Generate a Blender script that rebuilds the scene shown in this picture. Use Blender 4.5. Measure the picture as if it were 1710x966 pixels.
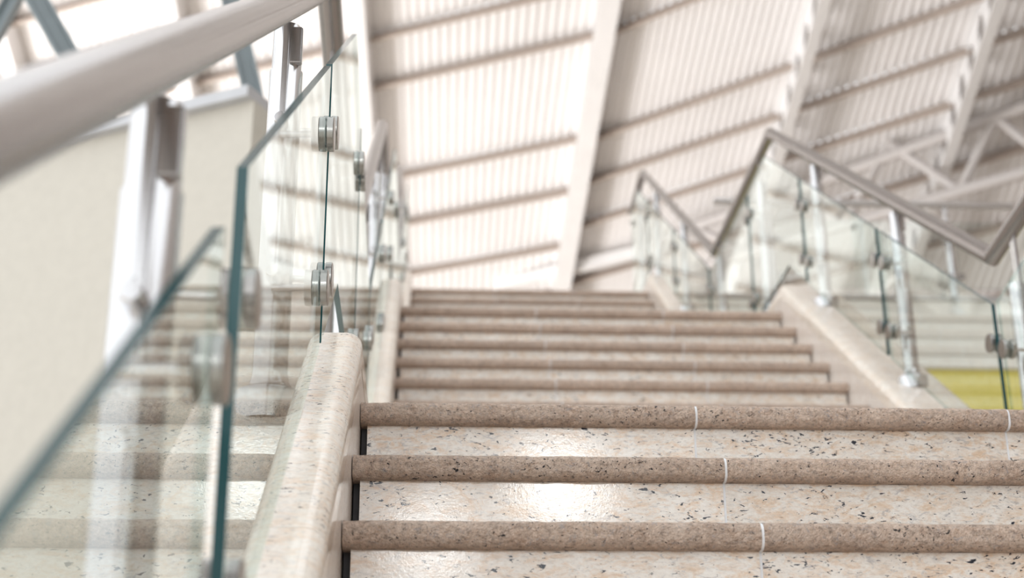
import bpy, bmesh, math, random
from mathutils import Vector, Matrix
import numpy as np

scene = bpy.context.scene
for o in list(bpy.data.objects):
    bpy.data.objects.remove(o)
C = scene.collection
random.seed(7)

# ------------------------------------------------------------------ camera
FPX = 2540.8
PITCH, ROLL, YAW = .37003, -.006608, .05937
CAM = np.array([0.0, 0.0, .874])


def cam_rows():
    c, s = math.cos(YAW), math.sin(YAW)
    Y = np.array([[c, -s, 0], [s, c, 0], [0, 0, 1]])
    B = np.array([[1, 0, 0], [0, 0, -1], [0, 1, 0]])
    c, s = math.cos(PITCH), math.sin(PITCH)
    P = np.array([[1, 0, 0], [0, c, s], [0, -s, c]])
    c, s = math.cos(ROLL), math.sin(ROLL)
    Q = np.array([[c, -s, 0], [s, c, 0], [0, 0, 1]])
    return Q @ P @ B @ Y


MROW = cam_rows()
cd = bpy.data.cameras.new('camera')
cam = bpy.data.objects.new('camera', cd)
C.objects.link(cam)
m = Matrix.Identity(4)
for i in range(3):
    m[i][0] = MROW[0][i]
    m[i][1] = -MROW[1][i]
    m[i][2] = -MROW[2][i]
    m[i][3] = CAM[i]
cam.matrix_world = m
cd.sensor_width = 36.0
cd.sensor_fit = 'HORIZONTAL'
cd.lens = 36.0 * FPX / 1710.0
cd.clip_start = .02
cd.clip_end = 300
cd.dof.use_dof = True
cd.dof.focus_distance = 2.72
cd.dof.aperture_fstop = 3.3
cd.dof.aperture_blades = 9
scene.camera = cam


def ray(u, v):
    return MROW.T @ np.array([(u - 855) / FPX, (v - 483) / FPX, 1.0])


def at_x(u, v, X):
    d = ray(u, v)
    return CAM + d * (X / d[0])


def at_y(u, v, Y):
    d = ray(u, v)
    return CAM + d * (Y / d[1])


# ------------------------------------------------------------------ world, lights, exposure
w = bpy.data.worlds.new('world')
scene.world = w
w.use_nodes = True
w.node_tree.nodes['Background'].inputs[0].default_value = (.97, .985, 1.0, 1)
w.node_tree.nodes['Background'].inputs[1].default_value = 1.12


def area(name, loc, target, sx, sy, power, col=(1, 1, 1)):
    ld = bpy.data.lights.new(name, 'AREA')
    ld.shape = 'RECTANGLE'
    ld.size, ld.size_y = sx, sy
    ld.energy = power
    ld.color = col
    o = bpy.data.objects.new(name, ld)
    C.objects.link(o)
    o.location = loc
    o.rotation_euler = (Vector(target) - Vector(loc)).to_track_quat('-Z', 'Y').to_euler()
    return o


# low uplight added to brighten the left roof, and two windows behind the viewer
area('roof_fill_uplight', (-9.5, 18.5, .9), (-1.0, 18.0, 9.5), 14, 4, 1450, (1, .985, .98))
area('daylight_window_behind', (1.35, -9.5, 4.6), (1.0, 3.0, 2.0), 0.45, .55, 36, (1, .99, .97))
area('daylight_window_behind_2', (0.05, -9.5, 3.9), (0.0, 3.0, 2.0), 0.4, .55, 22, (1, .99, .97))
scene.view_settings.view_transform = 'Standard'
scene.view_settings.look = 'None'
scene.view_settings.gamma = 1
scene.view_settings.use_curve_mapping = False
scene.view_settings.exposure = 0.57


# ------------------------------------------------------------------ materials
def new_mat(name):
    mt = bpy.data.materials.new(name)
    mt.use_nodes = True
    nt = mt.node_tree
    return mt, nt, nt.nodes['Principled BSDF']


def N(nt, typ, **kw):
    n = nt.nodes.new(typ)
    for k, v in kw.items():
        setattr(n, k, v)
    return n


def ramp(nt, src, stops):
    r = N(nt, 'ShaderNodeValToRGB')
    e = r.color_ramp.elements
    while len(e) < len(stops):
        e.new(.5)
    for el, (p, c) in zip(e, stops):
        el.position = p
        el.color = (*c, 1) if len(c) == 3 else c
    nt.links.new(src, r.inputs[0])
    return r.outputs[0]


def mix(nt, fac, a, b, mode='MIX'):
    x = N(nt, 'ShaderNodeMix', data_type='RGBA', blend_type=mode)
    for s, v in ((0, fac), (6, a), (7, b)):
        if isinstance(v, (int, float)):
            x.inputs[s].default_value = v
        elif isinstance(v, tuple):
            x.inputs[s].default_value = (*v, 1)
        else:
            nt.links.new(v, x.inputs[s])
    return x.outputs[2]


def math_n(nt, op, a, b=0.0, clamp=False):
    x = N(nt, 'ShaderNodeMath', operation=op, use_clamp=clamp)
    for s, v in ((0, a), (1, b)):
        if isinstance(v, (int, float)):
            x.inputs[s].default_value = v
        else:
            nt.links.new(v, x.inputs[s])
    return x.outputs[0]


def noise(nt, vec, scale, detail=3.0, rough=.55, dist=0.0):
    n = N(nt, 'ShaderNodeTexNoise')
    n.inputs['Scale'].default_value = scale
    n.inputs['Detail'].default_value = detail
    n.inputs['Roughness'].default_value = rough
    n.inputs['Distortion'].default_value = dist
    nt.links.new(vec, n.inputs['Vector'])
    return n.outputs['Fac']


def granite(name, light, mid, warm, dark, rough, bump, speck=.64, streak=(.35, 1, 1), rot=.35, warm_amt=.5, grain=.35, gsc=230, bsc=95):
    mt, nt, b = new_mat(name)
    geo = N(nt, 'ShaderNodeNewGeometry')
    inf = N(nt, 'ShaderNodeObjectInfo')
    off = N(nt, 'ShaderNodeVectorMath', operation='SCALE')
    off.inputs[0].default_value = (7.3, 3.1, 5.7)
    nt.links.new(inf.outputs['Random'], off.inputs['Scale'])
    add = N(nt, 'ShaderNodeVectorMath', operation='ADD')
    nt.links.new(geo.outputs['Position'], add.inputs[0])
    nt.links.new(off.outputs[0], add.inputs[1])
    P = add.outputs[0]
    mp = N(nt, 'ShaderNodeMapping')
    mp.inputs['Rotation'].default_value = (0, rot, rot * .6)
    mp.inputs['Scale'].default_value = streak
    nt.links.new(P, mp.inputs['Vector'])
    S = mp.outputs[0]
    base = ramp(nt, noise(nt, P, 11, 5, .6), [(.35, mid), (.62, light)])
    wm = ramp(nt, noise(nt, S, 58, 7, .72, .7), [(.46, (0, 0, 0)), (.64, (1, 1, 1))])
    c = mix(nt, math_n(nt, 'MULTIPLY', wm, warm_amt), base, warm)
    # crystals: pale and greyish grains a few millimetres wide
    gr = noise(nt, S, gsc, 4, .75)
    c = mix(nt, math_n(nt, 'MULTIPLY', ramp(nt, gr, [(.52, (0, 0, 0)), (.63, (1, 1, 1))]), grain), c, tuple(min(1, x * 1.22) for x in light))
    c = mix(nt, math_n(nt, 'MULTIPLY', ramp(nt, gr, [(.36, (1, 1, 1)), (.47, (0, 0, 0))]), grain), c, tuple(x * .5 for x in mid))
    # soft blue-grey veins
    vn = ramp(nt, noise(nt, S, 95, 5, .7, 1.2), [(.56, (0, 0, 0)), (.66, (1, 1, 1))])
    c = mix(nt, math_n(nt, 'MULTIPLY', vn, .55), c, (.33, .33, .36))
    cl = ramp(nt, noise(nt, P, 8, 3, .5, .8), [(.47, (0, 0, 0)), (.66, (1, 1, 1))])
    sp2 = math_n(nt, 'ADD', noise(nt, S, 165, 3, .6, .5), math_n(nt, 'MULTIPLY', cl, .06))
    spk = ramp(nt, sp2, [(speck, (0, 0, 0)), (speck + .03, (1, 1, 1))])
    c = mix(nt, spk, c, dark)
    big = math_n(nt, 'ADD', noise(nt, S, 58, 5, .68, .8), math_n(nt, 'MULTIPLY', cl, .05))
    c = mix(nt, ramp(nt, big, [(.70, (0, 0, 0)), (.725, (1, 1, 1))]), c, dark)
    hv = N(nt, 'ShaderNodeHueSaturation')
    nt.links.new(c, hv.inputs['Color'])
    nt.links.new(math_n(nt, 'ADD', math_n(nt, 'MULTIPLY', inf.outputs['Random'], .14), .93), hv.inputs['Value'])
    nt.links.new(hv.outputs[0], b.inputs['Base Color'])
    b.inputs['Roughness'].default_value = rough
    bp = N(nt, 'ShaderNodeBump')
    bp.inputs['Strength'].default_value = bump
    bp.inputs['Distance'].default_value = .006 if bump < .5 else .010
    hgt = math_n(nt, 'ADD', noise(nt, P, bsc, 5, .65), math_n(nt, 'MULTIPLY', noise(nt, P, 320, 3, .6), .6))
    nt.links.new(hgt, bp.inputs['Height'])
    nt.links.new(bp.outputs[0], b.inputs['Normal'])
    return mt


M = {}
M['riser'] = granite('polished_granite', (.87, .84, .79), (.78, .725, .66), (.68, .42, .21), (.03, .035, .05), .10, .02, .65, (.42, 1, 1), .55, .62, .30)
M['nose'] = granite('flamed_granite', (.68, .545, .45), (.53, .405, .325), (.56, .36, .24), (.025, .023, .025), .6, 1.0, .665, (.85, 1, 1), .3, .5, .75, 130, 60)
M['coping'] = granite('curb_granite', (.84, .79, .72), (.76, .69, .61), (.74, .50, .31), (.04, .045, .065), .14, .012, .675, (.45, 1, 1), .3, .5, .26)
M['clad'] = granite('cladding_granite', (.80, .75, .70), (.73, .67, .62), (.68, .50, .38), (.08, .08, .09), .25, .03, .70)
M['floor'] = granite('floor_granite', (.74, .69, .62), (.66, .60, .53), (.6, .45, .3), (.08, .08, .09), .3, .03, .70)


def plain(name, col, rough=.5, metal=0.0, spec=.5, nscale=0, namt=.0, bump=0.0, coat=0):
    mt, nt, b = new_mat(name)
    b.inputs['Base Color'].default_value = (*col, 1)
    b.inputs['Roughness'].default_value = rough
    b.inputs['Metallic'].default_value = metal
    b.inputs['Specular IOR Level'].default_value = spec
    if nscale:
        g = N(nt, 'ShaderNodeNewGeometry')
        n = noise(nt, g.outputs['Position'], nscale, 4, .6)
        c = ramp(nt, n, [(.3, tuple(x * (1 - namt) for x in col)), (.7, tuple(min(1, x * (1 + namt)) for x in col))])
        nt.links.new(c, b.inputs['Base Color'])
        if bump:
            bp = N(nt, 'ShaderNodeBump')
            bp.inputs['Strength'].default_value = bump
            bp.inputs['Distance'].default_value = .003
            nt.links.new(n, bp.inputs['Height'])
            nt.links.new(bp.outputs[0], b.inputs['Normal'])
    return mt


def brushed(name, col, rough, axis_scale):
    mt, nt, b = new_mat(name)
    g = N(nt, 'ShaderNodeNewGeometry')
    mp = N(nt, 'ShaderNodeMapping')
    mp.inputs['Scale'].default_value = axis_scale
    nt.links.new(g.outputs['Position'], mp.inputs['Vector'])
    n = noise(nt, mp.outputs[0], 60, 3, .6)
    c = ramp(nt, n, [(.3, tuple(x * .97 for x in col)), (.7, tuple(min(1, x * 1.03) for x in col))])
    nt.links.new(c, b.inputs['Base Color'])
    b.inputs['Metallic'].default_value = 1.0
    rr = N(nt, 'ShaderNodeMapRange')
    rr.inputs['To Min'].default_value = rough * .92
    rr.inputs['To Max'].default_value = rough * 1.08
    nt.links.new(n, rr.inputs['Value'])
    nt.links.new(rr.outputs[0], b.inputs['Roughness'])
    return mt


M['steel'] = brushed('brushed_stainless_post', (.66, .66, .67), .2, (6, 6, .5))
M['rail'] = brushed('satin_stainless_rail', (.345, .325, .32), .25, (4, 1, 4))
M['disc'] = brushed('turned_stainless_disc', (.36, .35, .335), .25, (8, 1, 1))
M['white'] = plain('white_painted_steel', (.86, .84, .83), .45, nscale=3, namt=.03)
M['sheet'] = plain('white_roof_sheet', (.86, .835, .825), .5, nscale=1.2, namt=.03)
M['purlin'] = plain('beige_painted_purlin', (.47, .395, .345), .55, nscale=4, namt=.05)
M['plaster'] = plain('beige_plaster', (.56, .535, .475), .8, nscale=14, namt=.03, bump=.15)
M['greysteel'] = plain('blue_grey_steel', (.21, .25, .265), .4, nscale=5, namt=.06)
M['dark'] = plain('dark_bracket', (.05, .05, .05), .45, nscale=20, namt=.1)
M['brass'] = plain('brass_fitting', (.62, .40, .12), .35, metal=.9, nscale=20, namt=.1)
M['grout'] = plain('white_grout', (.78, .80, .83), .8, nscale=60, namt=.08)
M['core'] = plain('dark_mortar_core', (.06, .06, .065), .85, nscale=30, namt=.2)
M['truss'] = plain('grey_painted_truss', (.62, .58, .56), .5, nscale=3, namt=.04)
M['fascia'] = plain('cream_fascia_board', (.90, .885, .83), .5, nscale=3, namt=.03)
M['yellow'] = plain('yellow_panel', (.86, .76, .16), .5, nscale=3, namt=.03)
M['trimgrey'] = plain('grey_metal_trim', (.5, .5, .5), .35, metal=.4, nscale=8, namt=.06)
M['brownwall'] = plain('brown_grey_plaster', (.36, .31, .28), .8, nscale=9, namt=.05)
M['aluminium'] = plain('pale_aluminium_coping', (.50, .51, .53), .35, metal=.3, nscale=6, namt=.04)
M['edge'] = plain('green_glass_edge', (.012, .075, .085), .16, spec=.6, nscale=3, namt=.25)
nt_ = M['edge'].node_tree
_b, _o = nt_.nodes['Principled BSDF'], nt_.nodes['Material Output']
_t = N(nt_, 'ShaderNodeBsdfTransparent')
_t.inputs[0].default_value = (.62, .74, .73, 1)
_m = N(nt_, 'ShaderNodeMixShader')
_g = N(nt_, 'ShaderNodeNewGeometry')
nt_.links.new(_g.outputs['Backfacing'], _m.inputs[0])
nt_.links.new(_b.outputs[0], _m.inputs[1])
nt_.links.new(_t.outputs[0], _m.inputs[2])
nt_.links.new(_m.outputs[0], _o.inputs[0])


def glass_mat():
    mt, nt, b = new_mat('clear_glass')
    nt.nodes.remove(b)
    out = nt.nodes['Material Output']
    tr = N(nt, 'ShaderNodeBsdfTransparent')
    tr.inputs[0].default_value = (.955, .975, .965, 1)
    gl = N(nt, 'ShaderNodeBsdfGlossy')
    gl.inputs['Roughness'].default_value = .0
    gl.inputs['Color'].default_value = (.90, .97, .955, 1)
    fr = N(nt, 'ShaderNodeFresnel')
    fr.inputs[0].default_value = 1.5
    g = N(nt, 'ShaderNodeNewGeometry')
    two = math_n(nt, 'DIVIDE', math_n(nt, 'MULTIPLY', fr.outputs[0], 2.0), math_n(nt, 'ADD', fr.outputs[0], 1.0))
    fac = math_n(nt, 'MULTIPLY', two, math_n(nt, 'SUBTRACT', 1.0, g.outputs['Backfacing']))
    mx = N(nt, 'ShaderNodeMixShader')
    nt.links.new(fac, mx.inputs[0])
    nt.links.new(tr.outputs[0], mx.inputs[1])
    nt.links.new(gl.outputs[0], mx.inputs[2])
    nt.links.new(mx.outputs[0], out.inputs[0])
    return mt


M['glass'] = glass_mat()


# ------------------------------------------------------------------ mesh helpers
def link(name, me, parent=None, loc=None):
    o = bpy.data.objects.new(name, me)
    C.objects.link(o)
    if parent:
        o.parent = parent
    if loc is not None:
        o.location = loc
    return o


def mesh_of(name, verts, faces, mats, smooth=False, fmat=None, angle=None):
    me = bpy.data.meshes.new(name)
    me.from_pydata([tuple(map(float, v)) for v in verts], [], faces)
    for mt in (mats if isinstance(mats, (list, tuple)) else [mats]):
        me.materials.append(mt)
    bm = bmesh.new()
    bm.from_mesh(me)
    bmesh.ops.recalc_face_normals(bm, faces=bm.faces)
    bm.to_mesh(me)
    bm.free()
    if fmat:
        for p in me.polygons:
            p.material_index = fmat(p)
    if smooth:
        for p in me.polygons:
            p.use_smooth = True
        if angle:
            me.set_sharp_from_angle(angle=angle)
    return me


def thing(name, label, cat, loc=(0, 0, 0), group=None, kind=None):
    o = bpy.data.objects.new(name, None)
    o.empty_display_size = .1
    C.objects.link(o)
    o.location = loc
    return tag(o, label, cat, group, kind)


def tag(o, label=None, cat=None, group=None, kind=None):
    if label:
        o['label'] = label
    if cat:
        o['category'] = cat
    if group:
        o['group'] = group
    if kind:
        o['kind'] = kind
    return o


def box_data(x0, x1, y0, y1, z0, z1):
    v = [(x, y, z) for x in (x0, x1) for y in (y0, y1) for z in (z0, z1)]
    f = [(0, 1, 3, 2), (4, 6, 7, 5), (0, 4, 5, 1), (2, 3, 7, 6), (0, 2, 6, 4), (1, 5, 7, 3)]
    return v, f


def bbox(name, x0, x1, y0, y1, z0, z1, mat, parent=None, bev=.0):
    v, f = box_data(x0, x1, y0, y1, z0, z1)
    me = mesh_of(name, v, f, mat)
    if bev:
        bm = bmesh.new()
        bm.from_mesh(me)
        bmesh.ops.bevel(bm, geom=list(bm.edges), offset=bev, segments=2, affect='EDGES')
        bm.to_mesh(me)
        bm.free()
    return link(name, me, parent)


def frame_of(d):
    d = Vector(d).normalized()
    up = Vector((0, 0, 1)) if abs(d.z) < .95 else Vector((0, 1, 0))
    a = d.cross(up).normalized()
    return a, a.cross(d).normalized()


def tube_data(a, b, r0, r1=None, n=20, caps=True, bev=0):
    """cylinder from a to b; bev rounds the end rims"""
    r1 = r0 if r1 is None else r1
    a, b = Vector(a), Vector(b)
    d = (b - a).normalized()
    u, v = frame_of(d)
    st = [(a, r0), (b, r1)] if not bev else [(a, r0 - bev), (a + d * bev, r0), (b - d * bev, r1), (b, r1 - bev)]
    V, F = [], []
    for p, r in st:
        for k in range(n):
            t = 2 * math.pi * k / n
            V.append(p + u * r * math.cos(t) + v * r * math.sin(t))
    for i in range(len(st) - 1):
        for k in range(n):
            F.append((i * n + k, i * n + (k + 1) % n, (i + 1) * n + (k + 1) % n, (i + 1) * n + k))
    if caps:
        F.append(tuple(range(n)))
        F.append(tuple(range((len(st) - 1) * n, len(st) * n)))
    return V, F


def tube(name, a, b, r, mat, parent=None, n=20, bev=0, r1=None):
    V, F = tube_data(a, b, r, r1, n, True, bev)
    return link(name, mesh_of(name, V, F, mat, True, angle=.6), parent)


def sweep_pipe(name, pts, r, mat, parent=None, n=28):
    """mitred round pipe through pts"""
    pts = [Vector(p) for p in pts]
    V, F = [], []
    for i, p in enumerate(pts):
        din = (p - pts[i - 1]).normalized() if i else (pts[1] - p).normalized()
        dout = (pts[i + 1] - p).normalized() if i < len(pts) - 1 else din
        tn = (din + dout).normalized()
        side = Vector((1, 0, 0))
        up = side.cross(din).normalized()
        for k in range(n):
            t = 2 * math.pi * k / n
            q = p + side * r * math.cos(t) + up * r * math.sin(t)
            # slide along din to the mitre plane
            q = q + din * ((p - q).dot(tn) / din.dot(tn))
            V.append(q)
    for i in range(len(pts) - 1):
        for k in range(n):
            F.append((i * n + k, i * n + (k + 1) % n, (i + 1) * n + (k + 1) % n, (i + 1) * n + k))
    F.append(tuple(range(n)))
    F.append(tuple(range((len(pts) - 1) * n, len(pts) * n)))
    return link(name, mesh_of(name, V, F, mat, True, angle=.6), parent)


def beam(name, a, b, wid, dep, mat, parent=None, up=None):
    """solid bar from a to b, wid across, dep along up"""
    a, b = Vector(a), Vector(b)
    d = (b - a).normalized()
    upv = Vector(up) if up is not None else Vector((0, 0, 1))
    s = d.cross(upv).normalized()
    u = s.cross(d).normalized()
    V = []
    for p in (a, b):
        for i, j in ((-1, -1), (1, -1), (1, 1), (-1, 1)):
            V.append(p + s * wid / 2 * i + u * dep / 2 * j)
    F = [(0, 1, 2, 3), (4, 5, 6, 7), (0, 1, 5, 4), (1, 2, 6, 5), (2, 3, 7, 6), (3, 0, 4, 7)]
    return link(name, mesh_of(name, V, F, mat), parent)


# ------------------------------------------------------------------ stair measures
h, t, nth = .175, .2587, .0436
S = h / t
XL, XR = -.127, 1.758
JOINTS = [XL, .534, 1.165, XR]
OH = .028                                   # nosing overhang
FL = [(2.3501 - 7 * t, 0.0), (2.3501 + 2 * t + 1.8072, 1.75)]
FL.append((FL[1][0] + 9 * t + 1.93, 3.5))   # (Y of first nosing, level of the floor it starts from)
TOPY = FL[2][0] + 9 * t
YTOP = [y + 9 * t for y, z in FL]


# ------------------------------------------------------------------ setting: floors, ceiling, walls
fl = bbox('floor', -14, 16, -14, 34, -.2, 0, M['floor'])
tag(fl, kind='structure')
for (nm, y0, y1, z, x0, x1) in (('floor_landing_lower', YTOP[0] + t, FL[1][0] + OH, 1.75, XL, XR),
                                ('floor_landing_upper', YTOP[1] + t, FL[2][0] + OH, 3.5, XL, XR)):
    tag(bbox(nm, x0, x1, y0 + .001, y1 - .02, z - .16, z, M['floor']), kind='structure')
tag(bbox('floor_upper', -.42, 9.98, TOPY + t + OH + .002, TOPY + 6, 5.25 - .3, 5.25, M['floor']), kind='structure')

# --- roof: two planes meeting along the plain white rafter
RB = at_y(943, 445, 20.0)
RT = at_y(1017, 0, 15.0)
RD = RT - RB


def plane_frame(vpx, vpy):
    e1 = ray(vpx, vpy)
    e1[2] = 0
    e1 = -e1 / np.linalg.norm(e1)          # points right and towards the viewer
    n = np.cross(e1, RD)
    n /= np.linalg.norm(n)
    if n[2] > 0:
        n = -n                              # downwards, into the hall
    e2 = np.cross(n, e1)
    if e2[2] < 0:
        e2 = -e2
    return e1, e2, n


PA = plane_frame(-5200, 1509)
PB = plane_frame(-2450, 1490)


def on_plane(u, v, fr):
    d = ray(u, v)
    k = np.dot(RB - CAM, fr[2]) / np.dot(d, fr[2])
    q = CAM + d * k - RB
    return np.dot(q, fr[0]), np.dot(q, fr[1])


def pw(fr, a, b, dn=0.0):
    return RB + fr[0] * a + fr[1] * b + fr[2] * dn


def rafter_ab(p0, p1, fr):
    (a0, b0), (a1, b1) = on_plane(*p0, fr), on_plane(*p1, fr)
    k = (a1 - a0) / (b1 - b0)
    return (a0 - k * b0, k)                 # a = c + k*b


def bs(px, fr):
    return float(np.mean([on_plane(*p, fr)[1] for p in px]))


pur_px_A = [[(626, 126), (787, 102), (983, 56)], [(658, 278), (957, 231)], [(672, 365), (944, 310)], [(678, 453), (932, 397)]]
pur_px_B = [[(1030, 38), (1100, 17)], [(1000, 217), (1286, 112), (1606, 0)], [(1000, 290), (1266, 201), (1585, 77)], [(1058, 359), (1340, 237), (1602, 145)]]
bA = [bs(p, PA) for p in pur_px_A]
bB = [bs(p, PB) for p in pur_px_B]
for L in (bA, bB):
    L.sort()


def extend(L):
    lo = [L[0] - q for q in (12.6, 11.3, 10.0, 8.7, 7.4, 6.1, 4.8, 3.5, 2.2, 1.0)]
    return lo + L + [L[-1] + q for q in (.75, 1.55, 2.35, 3.4, 4.5, 5.6)]


bA, bB = extend(bA), extend(bB)
r0 = rafter_ab((604, 0), (622, 260), PA)
r1A = rafter_ab((1017, 0), (943, 445), PA)
r1B = rafter_ab((1017, 0), (943, 445), PB)
r2 = rafter_ab((1351, 0), (1293, 207), PB)
r3 = rafter_ab((1637, 0), (1579, 187), PB)
r4 = (r3[0] + 2.6, r3[1] - .03)
r5 = (r4[0] + 2.6, r4[1] - .03)
r6 = (r5[0] + 3.0, r5[1] - .03)
r7 = (r6[0] + 3.5, r6[1] - .03)
rm1 = (r0[0] - 2.6, r0[1] + .02)
rm2 = (rm1[0] - 2.6, rm1[1] + .02)
rm3 = (rm2[0] - 3.0, rm2[1] + .02)
ceiling = thing('ceiling', 'white corrugated metal roof on purlins and rafters above the stairs', None, kind='structure')
NRIB = .125


def sheet(fr, ra, rb, b0, b1):
    wid = abs((rb[0] + rb[1] * b0) - (ra[0] + ra[1] * b0))
    n = max(6, int(round(wid / NRIB)))
    prof = [(0, 0), (.42, 0), (.54, .022), (.88, .022)]
    V, F = [], []
    cols = []
    for i in range(n):
        for (f, dz) in prof:
            cols.append(((i + f) / n, dz))
    cols.append((1.0, 0))
    for b in (b0, b1):
        a0, a1 = ra[0] + ra[1] * b, rb[0] + rb[1] * b
        for f, dz in cols:
            V.append(pw(fr, a0 + (a1 - a0) * f, b, dz))
    nc = len(cols)
    for i in range(nc - 1):
        F.append((i, i + 1, nc + i + 1, nc + i))
    link('roof_sheet', mesh_of('roof_sheet', V, F, M['sheet']), ceiling)


def purlin(fr, ra, rb, b):
    a0, a1 = ra[0] + ra[1] * b, rb[0] + rb[1] * b
    # Z-shaped channel: web and lower lip
    pts = [(-.045, .03), (.0, .03), (.0, .155), (.036, .155), (.036, .165), (-.012, .165), (-.012, .042), (-.045, .042)]
    V = [pw(fr, a, b + q, dn) for a in (a0, a1) for q, dn in pts]
    n = len(pts)
    F = [tuple(range(n)), tuple(range(n, 2 * n))] + [(i, (i + 1) % n, n + (i + 1) % n, n + i) for i in range(n)]
    link('purlin', mesh_of('purlin', V, F, M['purlin']), ceiling)


for fr, rs, bb in ((PA, [rm3, rm2, rm1, r0, r1A], bA), (PB, [r1B, r2, r3, r4, r5, r6, r7], bB)):
    for i in range(len(rs) - 1):
        for j in range(len(bb) - 1):
            sheet(fr, rs[i], rs[i + 1], bb[j], bb[j + 1])
        for b in bb[1:-1]:
            purlin(fr, rs[i], rs[i + 1], b)


def rafter_plain(fr, r, b0, b1, wid=.20, dep=.34):
    a, b = pw(fr, r[0] + r[1] * b0, b0, .03 + dep / 2), pw(fr, r[0] + r[1] * b1, b1, .03 + dep / 2)
    root = beam('rafter', a, b, wid, dep, M['white'], ceiling, up=fr[2])
    return root


def rafter_holed(fr, r, b0, b1, dep=.52, wid=.13):
    def P(b, dn, side=0.0):
        return pw(fr, r[0] + r[1] * b + side, b, .03) + np.array([0, 0, .03 - dn])
    root = link('rafter', None, ceiling)
    beam('bottom_flange', P(b0, .03 + dep), P(b1, .03 + dep), wid, .03, M['white'], root)
    # web with round holes
    cell = .36
    n = int((b1 - b0) / cell)
    V, F = [], []
    for i in range(n):
        c = b0 + (i + .5) * cell
        base = len(V)
        ring = []
        for k in range(16):
            an = math.pi * 2 * k / 16
            x, y = math.cos(an), math.sin(an)
            mx = max(abs(x), abs(y))
            ring.append((x, y, mx))
        for sd in (-.012, .012):
            for x, y, mx in ring:
                V.append(P(c + x / mx * cell / 2, .03 + dep / 2 + y / mx * dep / 2, sd))
            for x, y, mx in ring:
                V.append(P(c + x * .115, .03 + dep / 2 + y * .16, sd))
        for k in range(16):
            k2 = (k + 1) % 16
            F.append((base + k, base + k2, base + 16 + k2, base + 16 + k))
            F.append((base + 32 + k, base + 32 + k2, base + 48 + k2, base + 48 + k))
            F.append((base + 16 + k, base + 16 + k2, base + 48 + k2, base + 48 + k))
    link('web', mesh_of('web', V, F, M['white']), root)


rafter_plain(PA, rm2, bA[0], bA[-1])
rafter_plain(PA, rm1, bA[0], bA[-1])
rafter_plain(PA, r0, bA[0], bA[-1])
rafter_plain(PA, r1A, bA[8], bA[-1], .24)
rafter_holed(PB, r2, bB[6], bB[-1])
rafter_holed(PB, r3, bB[6], bB[-1])
rafter_holed(PB, r4, bB[6], bB[-1])

beam('eave_beam', at_y(830, 477, 20.6), at_y(1100, 414, 18.8), .12, .16, M['white'], ceiling)

# --- ring truss under the right-hand roof
TO = pw(PB, *on_plane(1540, 220, PB), .25)
TN = np.array([-PB[0][1], PB[0][0], 0.0])


def on_truss(u, v):
    d = ray(u, v)
    k = np.dot(TO - CAM, TN) / np.dot(d, TN)
    return CAM + d * k


truss = thing('roof_truss', 'white lattice girder with round chords under the roof at upper right', 'truss',
              tuple(on_truss(1540, 330)))
tr_inv = Vector(truss.location)


def tchord(p, q, r, nm='chord'):
    a, b = Vector(on_truss(*p)) - tr_inv, Vector(on_truss(*q)) - tr_inv
    tube(nm, a, b, r, M['truss'], truss, 12)


tchord((1090, 405), (1790, 150), .075)
tchord((1090, 470), (1790, 265), .075)
for p, q in (((1486, 240), (1600, 316)), ((1664, 196), (1604, 316)), ((1486, 240), (1410, 376)), ((1664, 196), (1760, 274)),
             ((1310, 318), (1410, 376)), ((1310, 318), (1250, 424)), ((1160, 380), (1250, 424))):
    tchord(p, q, .055, 'diagonal')

# --- wall on the left with its coping, parallel to the left roof bays
WE = at_y(425, 152, 8.0)
dW = PA[0]
nW = np.array([-dW[1], dW[0], 0.0])
if nW[1] < 0:
    nW = -nW
VW, zt = [], WE[2] - .06
for s, q in ((0, 0), (-9, 0), (-9, .25), (0, .25)):
    p = WE + dW * s + nW * q
    VW += [(p[0], p[1], 0), (p[0], p[1], zt)]
me = mesh_of('wall_left', VW, [(0, 1, 3, 2), (2, 3, 5, 4), (4, 5, 7, 6), (6, 7, 1, 0), (1, 3, 5, 7), (0, 2, 4, 6)], M['plaster'])
wall_left = tag(link('wall_left', me), kind='structure')
p, q = WE + dW * .0 + nW * .1, WE - dW * 9 + nW * .1
beam('coping_bar', (p[0], p[1], zt + .035), (q[0], q[1], zt + .035), .34, .07, M['aluminium'], wall_left)

# --- far walls closing the hall on the right and behind the upper floor
tag(bbox('wall_right', 10.0, 10.2, -6, 33, 0, 13, M['brownwall']), kind='structure')
tag(bbox('wall_light_block', 3.2, 10.0, -6.2, -6.0, 0, 13, M['brownwall']), kind='structure')  # unseen partial wall, added to block light reaching the right-hand roof
tag(bbox('wall_back', -14, 10.2, 33.5, 33.7, 0, 6.5, M['brownwall']), kind='structure')

# --- front of the upper floor right of the stairs: cream boards over a yellow wall
FY = TOPY + .03
fas = thing('wall_upper_front', 'cream board fascia of the upper floor above a yellow wall', None, (XR + .3, FY, 0), kind='structure')
z = 5.25
for k, hh in enumerate((.035, .17, .155, .14, .11)):
    if k == 0:
        bbox('edge_trim', 0, 7.9, -.03, .2, z - hh, z, M['trimgrey'], fas)
    else:
        bbox('fascia_board', 0, 7.9, .0 if k % 2 else .004, .2, z - hh + .004, z, M['fascia'], fas, .004)
    z -= hh
for k in range(4):
    bbox('yellow_panel', k * 1.92, k * 1.92 + 1.905, .03, .2, z - .95, z, M['yellow'], fas, .004)
bbox('lower_wall', 0, 7.9, .03, .2, 0, z - .955, M['plaster'], fas)

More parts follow.
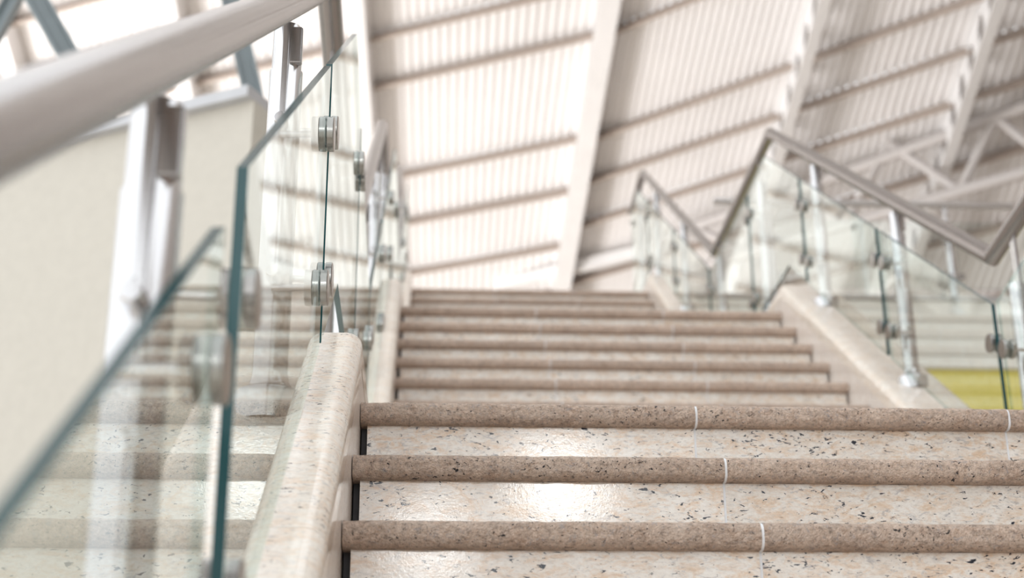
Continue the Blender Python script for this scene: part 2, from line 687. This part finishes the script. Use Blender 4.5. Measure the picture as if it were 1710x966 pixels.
# ------------------------------------------------------------------ staircase flights
def tread_mesh(wid, depth, jit):
    n = nth
    r = .017
    prof = []
    for k in range(7):
        a = math.pi / 2 + math.pi / 2 * k / 6
        prof.append((r + r * math.cos(a), -r + r * math.sin(a)))
    for k in range(7):
        a = math.pi + math.pi / 2 * k / 6
        prof.append((r + r * math.cos(a), -n + r + r * math.sin(a)))
    prof = [(depth, 0)] + prof + [(depth, -n)]
    segs = max(2, int(wid / .012)) if jit else 1
    rnd = random.Random(int(wid * 1000))
    V, F = [], []
    m_ = len(prof)
    ph = [rnd.uniform(0, 6.28) for _ in range(6)]
    for i in range(segs + 1):
        x = wid * i / segs
        for (y, zz) in prof:
            if jit and y < depth * .5:
                dy = .0011 * math.sin(x * 41 + ph[0]) + .0008 * math.sin(x * 97 + ph[1] + zz * 90) + rnd.uniform(-.0006, .0006)
                dz = .0006 * math.sin(x * 63 + ph[2]) + rnd.uniform(-.0004, .0004)
                if zz > -.001:
                    dz = min(dz, 0)
                V.append((x, y + dy, zz + dz))
            else:
                V.append((x, y, zz))
    for i in range(segs):
        for k in range(m_):
            F.append((i * m_ + k, i * m_ + (k + 1) % m_, (i + 1) * m_ + (k + 1) % m_, (i + 1) * m_ + k))
    F.append(tuple(range(m_)))
    F.append(tuple(range(segs * m_, (segs + 1) * m_)))
    return mesh_of('tread_slab', V, F, M['nose'], True, angle=.9)


def riser_mesh(wid):
    v, f = box_data(0, wid, 0, .02, 0, h - nth - .0005)
    return mesh_of('riser_slab', v, f, M['riser'])


flabels = ['near lower flight of speckled granite steps, sharp in the foreground',
           'middle flight of granite steps between the two landings',
           'uppermost narrow-looking flight of granite steps under the roof']
G = .0022
for fi, (Y1, Z0) in enumerate(FL):
    fl_root = thing('staircase_flight', flabels[fi], 'stairs', (XL, Y1, Z0), 'flights of the granite staircase')
    tm, rm = [], []
    for j in range(3):
        wd = JOINTS[j + 1] - JOINTS[j] - (G if j in (0, 2) else 2 * G)
        tm.append(tread_mesh(wd, t + OH + .004, fi == 0))
        rm.append(riser_mesh(wd - (.013 if j == 0 else .006 if j == 2 else 0)))
    gv = tread_mesh(2 * G, .2, False)
    gv.materials.clear()
    gv.materials.append(M['grout'])
    v, f = box_data(0, 2 * G, 0, .015, 0, h - nth)
    gr = mesh_of('grout_joint', v, f, M['grout'])
    for i in range(10):
        y, zz = i * t, (i + 1) * h
        for j in range(3):
            x = JOINTS[j] - XL + (G if j else 0)
            link('tread_slab', tm[j], fl_root, (x, y, zz))
            link('riser_slab', rm[j], fl_root, (x + (.013 if j == 0 else 0), y + OH, zz - h + .0003))
            if j:
                link('grout_joint', gv, fl_root, (JOINTS[j] - XL - G, y + .0012, zz - .0008))
                link('grout_joint', gr, fl_root, (JOINTS[j] - XL - G, y + OH + .001, zz - h))
    # stepped dark core behind the slabs
    prof = []
    for i in range(10):
        prof += [(i * t + OH + .021, i * h if i else -.0), (i * t + OH + .021, (i + 1) * h - nth - .001)]
    prof += [(10 * t, 10 * h - nth - .001), (10 * t, 0)]
    W = XR - XL
    n = len(prof)
    V = [(x, a, b) for x in (.001, W - .001) for a, b in prof]
    F = [tuple(range(n)), tuple(range(n, 2 * n))] + [(i, (i + 1) % n, n + (i + 1) % n, n + i) for i in range(n)]
    link('core', mesh_of('core', V, F, M['core']), fl_root)


# ------------------------------------------------------------------ reference lines in the Y-Z plane
def breaks(off_s, off_l):
    """break points of a line off_s above the nosings on flights and off_l above the landings"""
    d = (off_l - off_s) / S
    pts = [(-1.2 * t + FL[0][0] + d, off_l)]
    for y, z0 in FL:
        if z0 > 0:
            pts.append((y - t + d, z0 + off_l))
        else:
            pts.append((y - t + d, off_l))
        pts.append((y + 9 * t + d, z0 + 1.75 + off_l))
    pts.append((TOPY + d + 1.2, 5.25 + off_l))
    return pts


def zline(pts, y):
    for (a, za), (b, zb) in zip(pts, pts[1:]):
        if y <= b:
            return za + (zb - za) * (y - a) / (b - a)
    return pts[-1][1]


CURB = .14
L_CURB = breaks(CURB, CURB)
L_PB = breaks(.245, .245)
L_PT = [(-.3, .79 - (FL[0][0] - t + .3) * S), (YTOP[0] + .38, 1.75 + .79 + .38 * S), (4.475, 1.75 + .79 + (4.475 - FL[1][0] + t) * S),
        (YTOP[1] + .34, 3.5 + .79 + .34 * S), (8.97, 4.50), (YTOP[2] + .7, 6.46), (13.4, 6.46)]
# round rail: measured break points
L_RAIL = [(FL[0][0] - t + .1, 1.02), (YTOP[0] + .473, 1.75 + 1.24), (4.634, 2.817), (7.50, 4.745), (9.235, 4.745), (12.15, 6.72), (13.0, 6.72)]
s0 = L_RAIL[1]
L_RAIL[0] = (.05, s0[1] - (s0[0] - .05) * S)


def seg_cuts(pts, y0, y1, step):
    """Y cuts of a poly-line between y0,y1 at its breaks and about every step"""
    ys = [y0] + [p for p, _ in pts if y0 < p < y1] + [y1]
    out = [ys[0]]
    for a, b in zip(ys, ys[1:]):
        n = max(1, int(round((b - a) / step)))
        out += [a + (b - a) * k / n for k in range(1, n + 1)]
    return out


def zfun(pts, y, a, b):
    """height at y using the segment that contains the middle of a..b"""
    mid = (a + b) / 2
    for (p, za), (q, zb) in zip(pts, pts[1:]):
        if p <= mid <= q:
            return za + (zb - za) * (y - p) / (q - p)
    return zline(pts, y)


def curb(side, label):
    xi, xo = (XL - .0005, XL - .2705) if side < 0 else (XR + .0005, XR + .2705)
    root = thing('stair_curb', label, 'curb', (xi, FL[0][0], 0))
    O = Vector(root.location)
    sg = -1 if side < 0 else 1
    wid = .27
    # cross section: distance from the inner face, drop below the top line
    r = .032
    th = .075
    sec = [(0.0, th)]
    for k in range(7):
        a = math.pi - math.pi / 2 * k / 6
        sec.append((r + r * math.cos(a), r - r * math.sin(a)))
    for k in range(7):
        a = math.pi / 2 - math.pi / 2 * k / 6
        sec.append((wid - r + r * math.cos(a), r - r * math.sin(a)))
    sec.append((wid, th))
    y0, y1 = FL[0][0] - t + .02, TOPY + 1.0
    cuts = seg_cuts(L_CURB, y0, y1, .92)
    for a, b in zip(cuts, cuts[1:]):
        g = .0012
        V = []
        for y in (a + g, b - g):
            zt_ = zfun(L_CURB, y, a, b)
            V += [(sg * d, y - O.y, zt_ - dz) for d, dz in sec]
        n = len(sec)
        F = [tuple(range(n)), tuple(range(n, 2 * n))] + [(i, (i + 1) % n, n + (i + 1) % n, n + i) for i in range(n)]
        link('coping_slab', mesh_of('coping_slab', V, F, M['coping'], True, angle=.7), root)
    cuts = seg_cuts(L_CURB, y0, y1, .64)
    for a, b in zip(cuts, cuts[1:]):
        g = .001
        for d0, d1, nm, mt in ((.001, .03, 'cladding_panel', M['clad']), (.03, wid - .03, 'curb_core', M['core']), (wid - .03, wid - .004, 'cladding_panel', M['clad'])):
            V = []
            for y in (a + g, b - g):
                zt_ = zfun(L_CURB, y, a, b) - th - .001
                zb = max(0.0, zt_ - 1.2)
                for d in (d0, d1):
                    V += [(sg * d, y - O.y, zb), (sg * d, y - O.y, zt_)]
            F = [(0, 1, 3, 2), (4, 5, 7, 6), (0, 1, 5, 4), (2, 3, 7, 6), (1, 3, 7, 5), (0, 2, 6, 4)]
            link(nm, mesh_of(nm, V, F, mt), root)


curb(-1, 'granite-capped curb along the left edge of the stairs')
curb(1, 'granite-capped curb along the right edge of the stairs')


# ------------------------------------------------------------------ balustrades
def pane_mesh(x, y0, y1, parent_loc, drop=0.0):
    ys_t = [y0] + [p for p, _ in L_PT if y0 + .02 < p < y1 - .02] + [y1]
    ys_b = [y0] + [p for p, _ in L_PB if y0 + .02 < p < y1 - .02] + [y1]
    poly = [(y, zline(L_PB, y)) for y in ys_b] + [(y, zline(L_PT, y)) for y in reversed(ys_t)]
    n = len(poly)
    th = .006
    V = [(x + s * th - parent_loc[0], a - parent_loc[1], b - drop - parent_loc[2]) for s in (-1, 1) for a, b in poly]
    F = [tuple(range(n)), tuple(range(n, 2 * n))] + [(i, (i + 1) % n, n + (i + 1) % n, n + i) for i in range(n)]
    return mesh_of('glass_pane', V, F, [M['glass'], M['edge']], fmat=lambda p: 0 if abs(p.normal.x) > .9 else 1)


def lathe(name, prof, mat, parent, loc, n=28):
    V, F = [], []
    for r, z in prof:
        for k in range(n):
            a = 2 * math.pi * k / n
            V.append((r * math.cos(a), r * math.sin(a), z))
    for i in range(len(prof) - 1):
        for k in range(n):
            F.append((i * n + k, i * n + (k + 1) % n, (i + 1) * n + (k + 1) % n, (i + 1) * n + k))
    F.append(tuple(range(n)))
    F.append(tuple(range((len(prof) - 1) * n, len(prof) * n)))
    return link(name, mesh_of(name, V, F, mat, True, angle=.7), parent, loc)


POST_Y = [.22, 1.335, 2.46, 3.60, 4.47, 5.57, 6.68, 7.82, 9.05, 10.3, 11.5, 12.4]
PR = .030


def post_body_data(zc, zn, zp):
    """tube from zc to zn, then a slightly slimmer neck up to zp with a notch for the plate"""
    prof = [(PR, zc), (PR, zn - .004), (PR - .003, zn), (PR - .003, zp - .006), (PR - .007, zp)]
    return prof


def balustrade(side, label):
    xg = XL - .06 if side < 0 else XR + .06
    xp = XL - .136 if side < 0 else XR + .138
    inn = 1 if side < 0 else -1              # towards the steps
    root = thing('glass_balustrade', label, 'balustrade', (xp, POST_Y[0], 0))
    O = Vector(root.location)
    L_N = breaks(0, 0)
    # panes
    for i, (a, b) in enumerate(zip(POST_Y, POST_Y[1:])):
        y0, y1 = a + .02, b - .02
        if i == 0 and side < 0:
            y1 = 1.258
        if i == 1 and side < 0:
            y0 = 1.392
        link('glass_pane', pane_mesh(xg, y0, y1, O, .033 if i == 0 and side < 0 else 0.0), root)
    # rail
    pts = [(0, y - O.y, z_) for y, z_ in L_RAIL]
    sweep_pipe('handrail', pts, .0305, M['rail'], root)
    # posts
    for k, y in enumerate(POST_Y):
        zc = zline(L_CURB, y)
        zr = zline(L_RAIL, y)
        # pane line decides heights of clamps and post top
        zb, ztp = zline(L_PB, y), zline(L_PT, y)
        zn, zp = ztp - .015, ztp + .075
        post = lathe('post', post_body_data(-.02, zn - zc, zp - zc), M['steel'], root, (0, y - O.y, zc))
        sl = math.atan(S) if abs(zline(L_CURB, y + .05) - zline(L_CURB, y - .05)) > .02 else 0
        fg = lathe('base_flange', [(.058, -.045 if sl else -.01), (.058, .004), (.056, .008), (.042, .014), (.034, .024), (.029, .045)], M['steel'], post, (0, 0, .012), 32)
        # flat plate carrying the rail, set in the slotted neck
        bbox('rail_plate', -.005, .005, -.036, .004, ztp - zc - .26, zr - zc - .024, M['steel'], post, .0015)
        # shadowed recess beside the plate
        bbox('neck_block', .006, PR - .001, -.0275, -.012, zn - zc + .004, zp - zc - .012, M['steel'], post, .002)
        for zz in (zb + .115 - zc, ztp - .14 - zc):
            tube('cross_bar', (0, -.062, zz), (0, .062, zz), .012, M['steel'], post, 16, .002)
            for dy in (-.05, .05):
                if k == 0 and dy < 0 or k == len(POST_Y) - 1 and dy > 0:
                    continue
                yy = dy
                if side < 0 and k == 1:
                    yy = -.098 if dy < 0 else .093
                gap = (xg - xp)
                zz2 = zz + (yy * S * .8 if sl else 0) - (.033 if side < 0 and k == 1 and dy < 0 else 0)
                tube('clamp_rod', (0, yy * .9, zz2), (gap - inn * .018, yy, zz2), .0065, M['steel'], post, 12)
                tube('clamp_disc', (gap - inn * .0195, yy, zz2), (gap - inn * .0065, yy, zz2), .031, M['disc'], post, 32, .0015)
                tube('clamp_disc', (gap + inn * .0065, yy, zz2), (gap + inn * .0195, yy, zz2), .031, M['disc'], post, 32, .0015)


balustrade(-1, 'left glass balustrade with blurred steel handrail and disc clamps')
balustrade(1, 'right glass balustrade with zigzag steel handrail along the stairs')

# --- balustrade of the upper floor, right of the stairs
ub = thing('glass_balustrade', 'straight glass balustrade along the edge of the upper floor', 'balustrade', (XR + .6, FY + .12, 5.25))
tube('handrail', (0, 0, .87), (7.5, 0, .87), .03, M['steel'], ub, 20)
px = 4.31 - (XR + .6)
for k in range(-1, 6):
    x = px + k * 1.5
    if x < 0 or x > 7.4:
        continue
    po = lathe('post', [(PR, 0), (PR, .70), (PR - .003, .705), (PR - .003, .79), (PR - .007, .795)], M['steel'], ub, (x, 0, .0), 20)
    lathe('base_flange', [(.056, 0), (.056, .006), (.03, .03)], M['steel'], po, (0, 0, 0), 20)
    bbox('rail_plate', -.02, .02, -.004, .004, .6, .845, M['steel'], po)
    for zz in (.2, .52):
        for dx in (-.05, .05):
            tube('clamp_disc', (dx, -.075, zz), (dx, -.05, zz), .028, M['disc'], po, 16)
            tube('clamp_rod', (dx, -.06, zz), (dx * .4, 0, zz), .006, M['steel'], po, 8)
    if k < 5 and x + 1.5 < 7.4:
        v, f = box_data(x + .03, x + 1.47, -.068, -.057, .09, .68)
        link('glass_pane', mesh_of('glass_pane', v, f, [M['glass'], M['edge']], fmat=lambda p: 0 if abs(p.normal.y) > .9 else 1), ub)

# ------------------------------------------------------------------ steel struts over the left wall
def strut(name, p, q, Y, wid, label):
    a, b = Vector(at_y(*p, Y)), Vector(at_y(*q, Y))
    root = thing(name, label, 'strut', tuple(a))
    d = b - a
    u = d.normalized()
    s = u.cross(Vector((0, 1, 0))).normalized()
    for off, nm in ((-1, 'flange'), (1, 'flange')):
        beam(nm, s * off * wid / 2, d + s * off * wid / 2, wid * .16, wid * 1.1, M['greysteel'], root, up=(0, 1, 0))
    beam('web', (0, 0, 0), d, wid * .9, wid * .14, M['greysteel'], root, up=(0, 1, 0))
    return root


s1 = strut('roof_strut', (441, 238), (372, -60), 8.25, .105, 'leaning blue-grey steel strut at the end of the left wall')
bbox('foot_bracket', -.06, .05, -.10, -.055, -.02, .17, M['dark'], s1, .006)
bbox('brass_pin', -.045, -.005, -.11, -.06, -.08, -.02, M['brass'], s1, .006)
strut('roof_strut', (178, 205), (28, -60), 9.2, .125, 'leaning blue-grey steel strut above the handrail at top left')
strut('roof_strut', (-60, 150), (70, -90), 9.6, .09, 'slim steel strut crossing the top left corner')
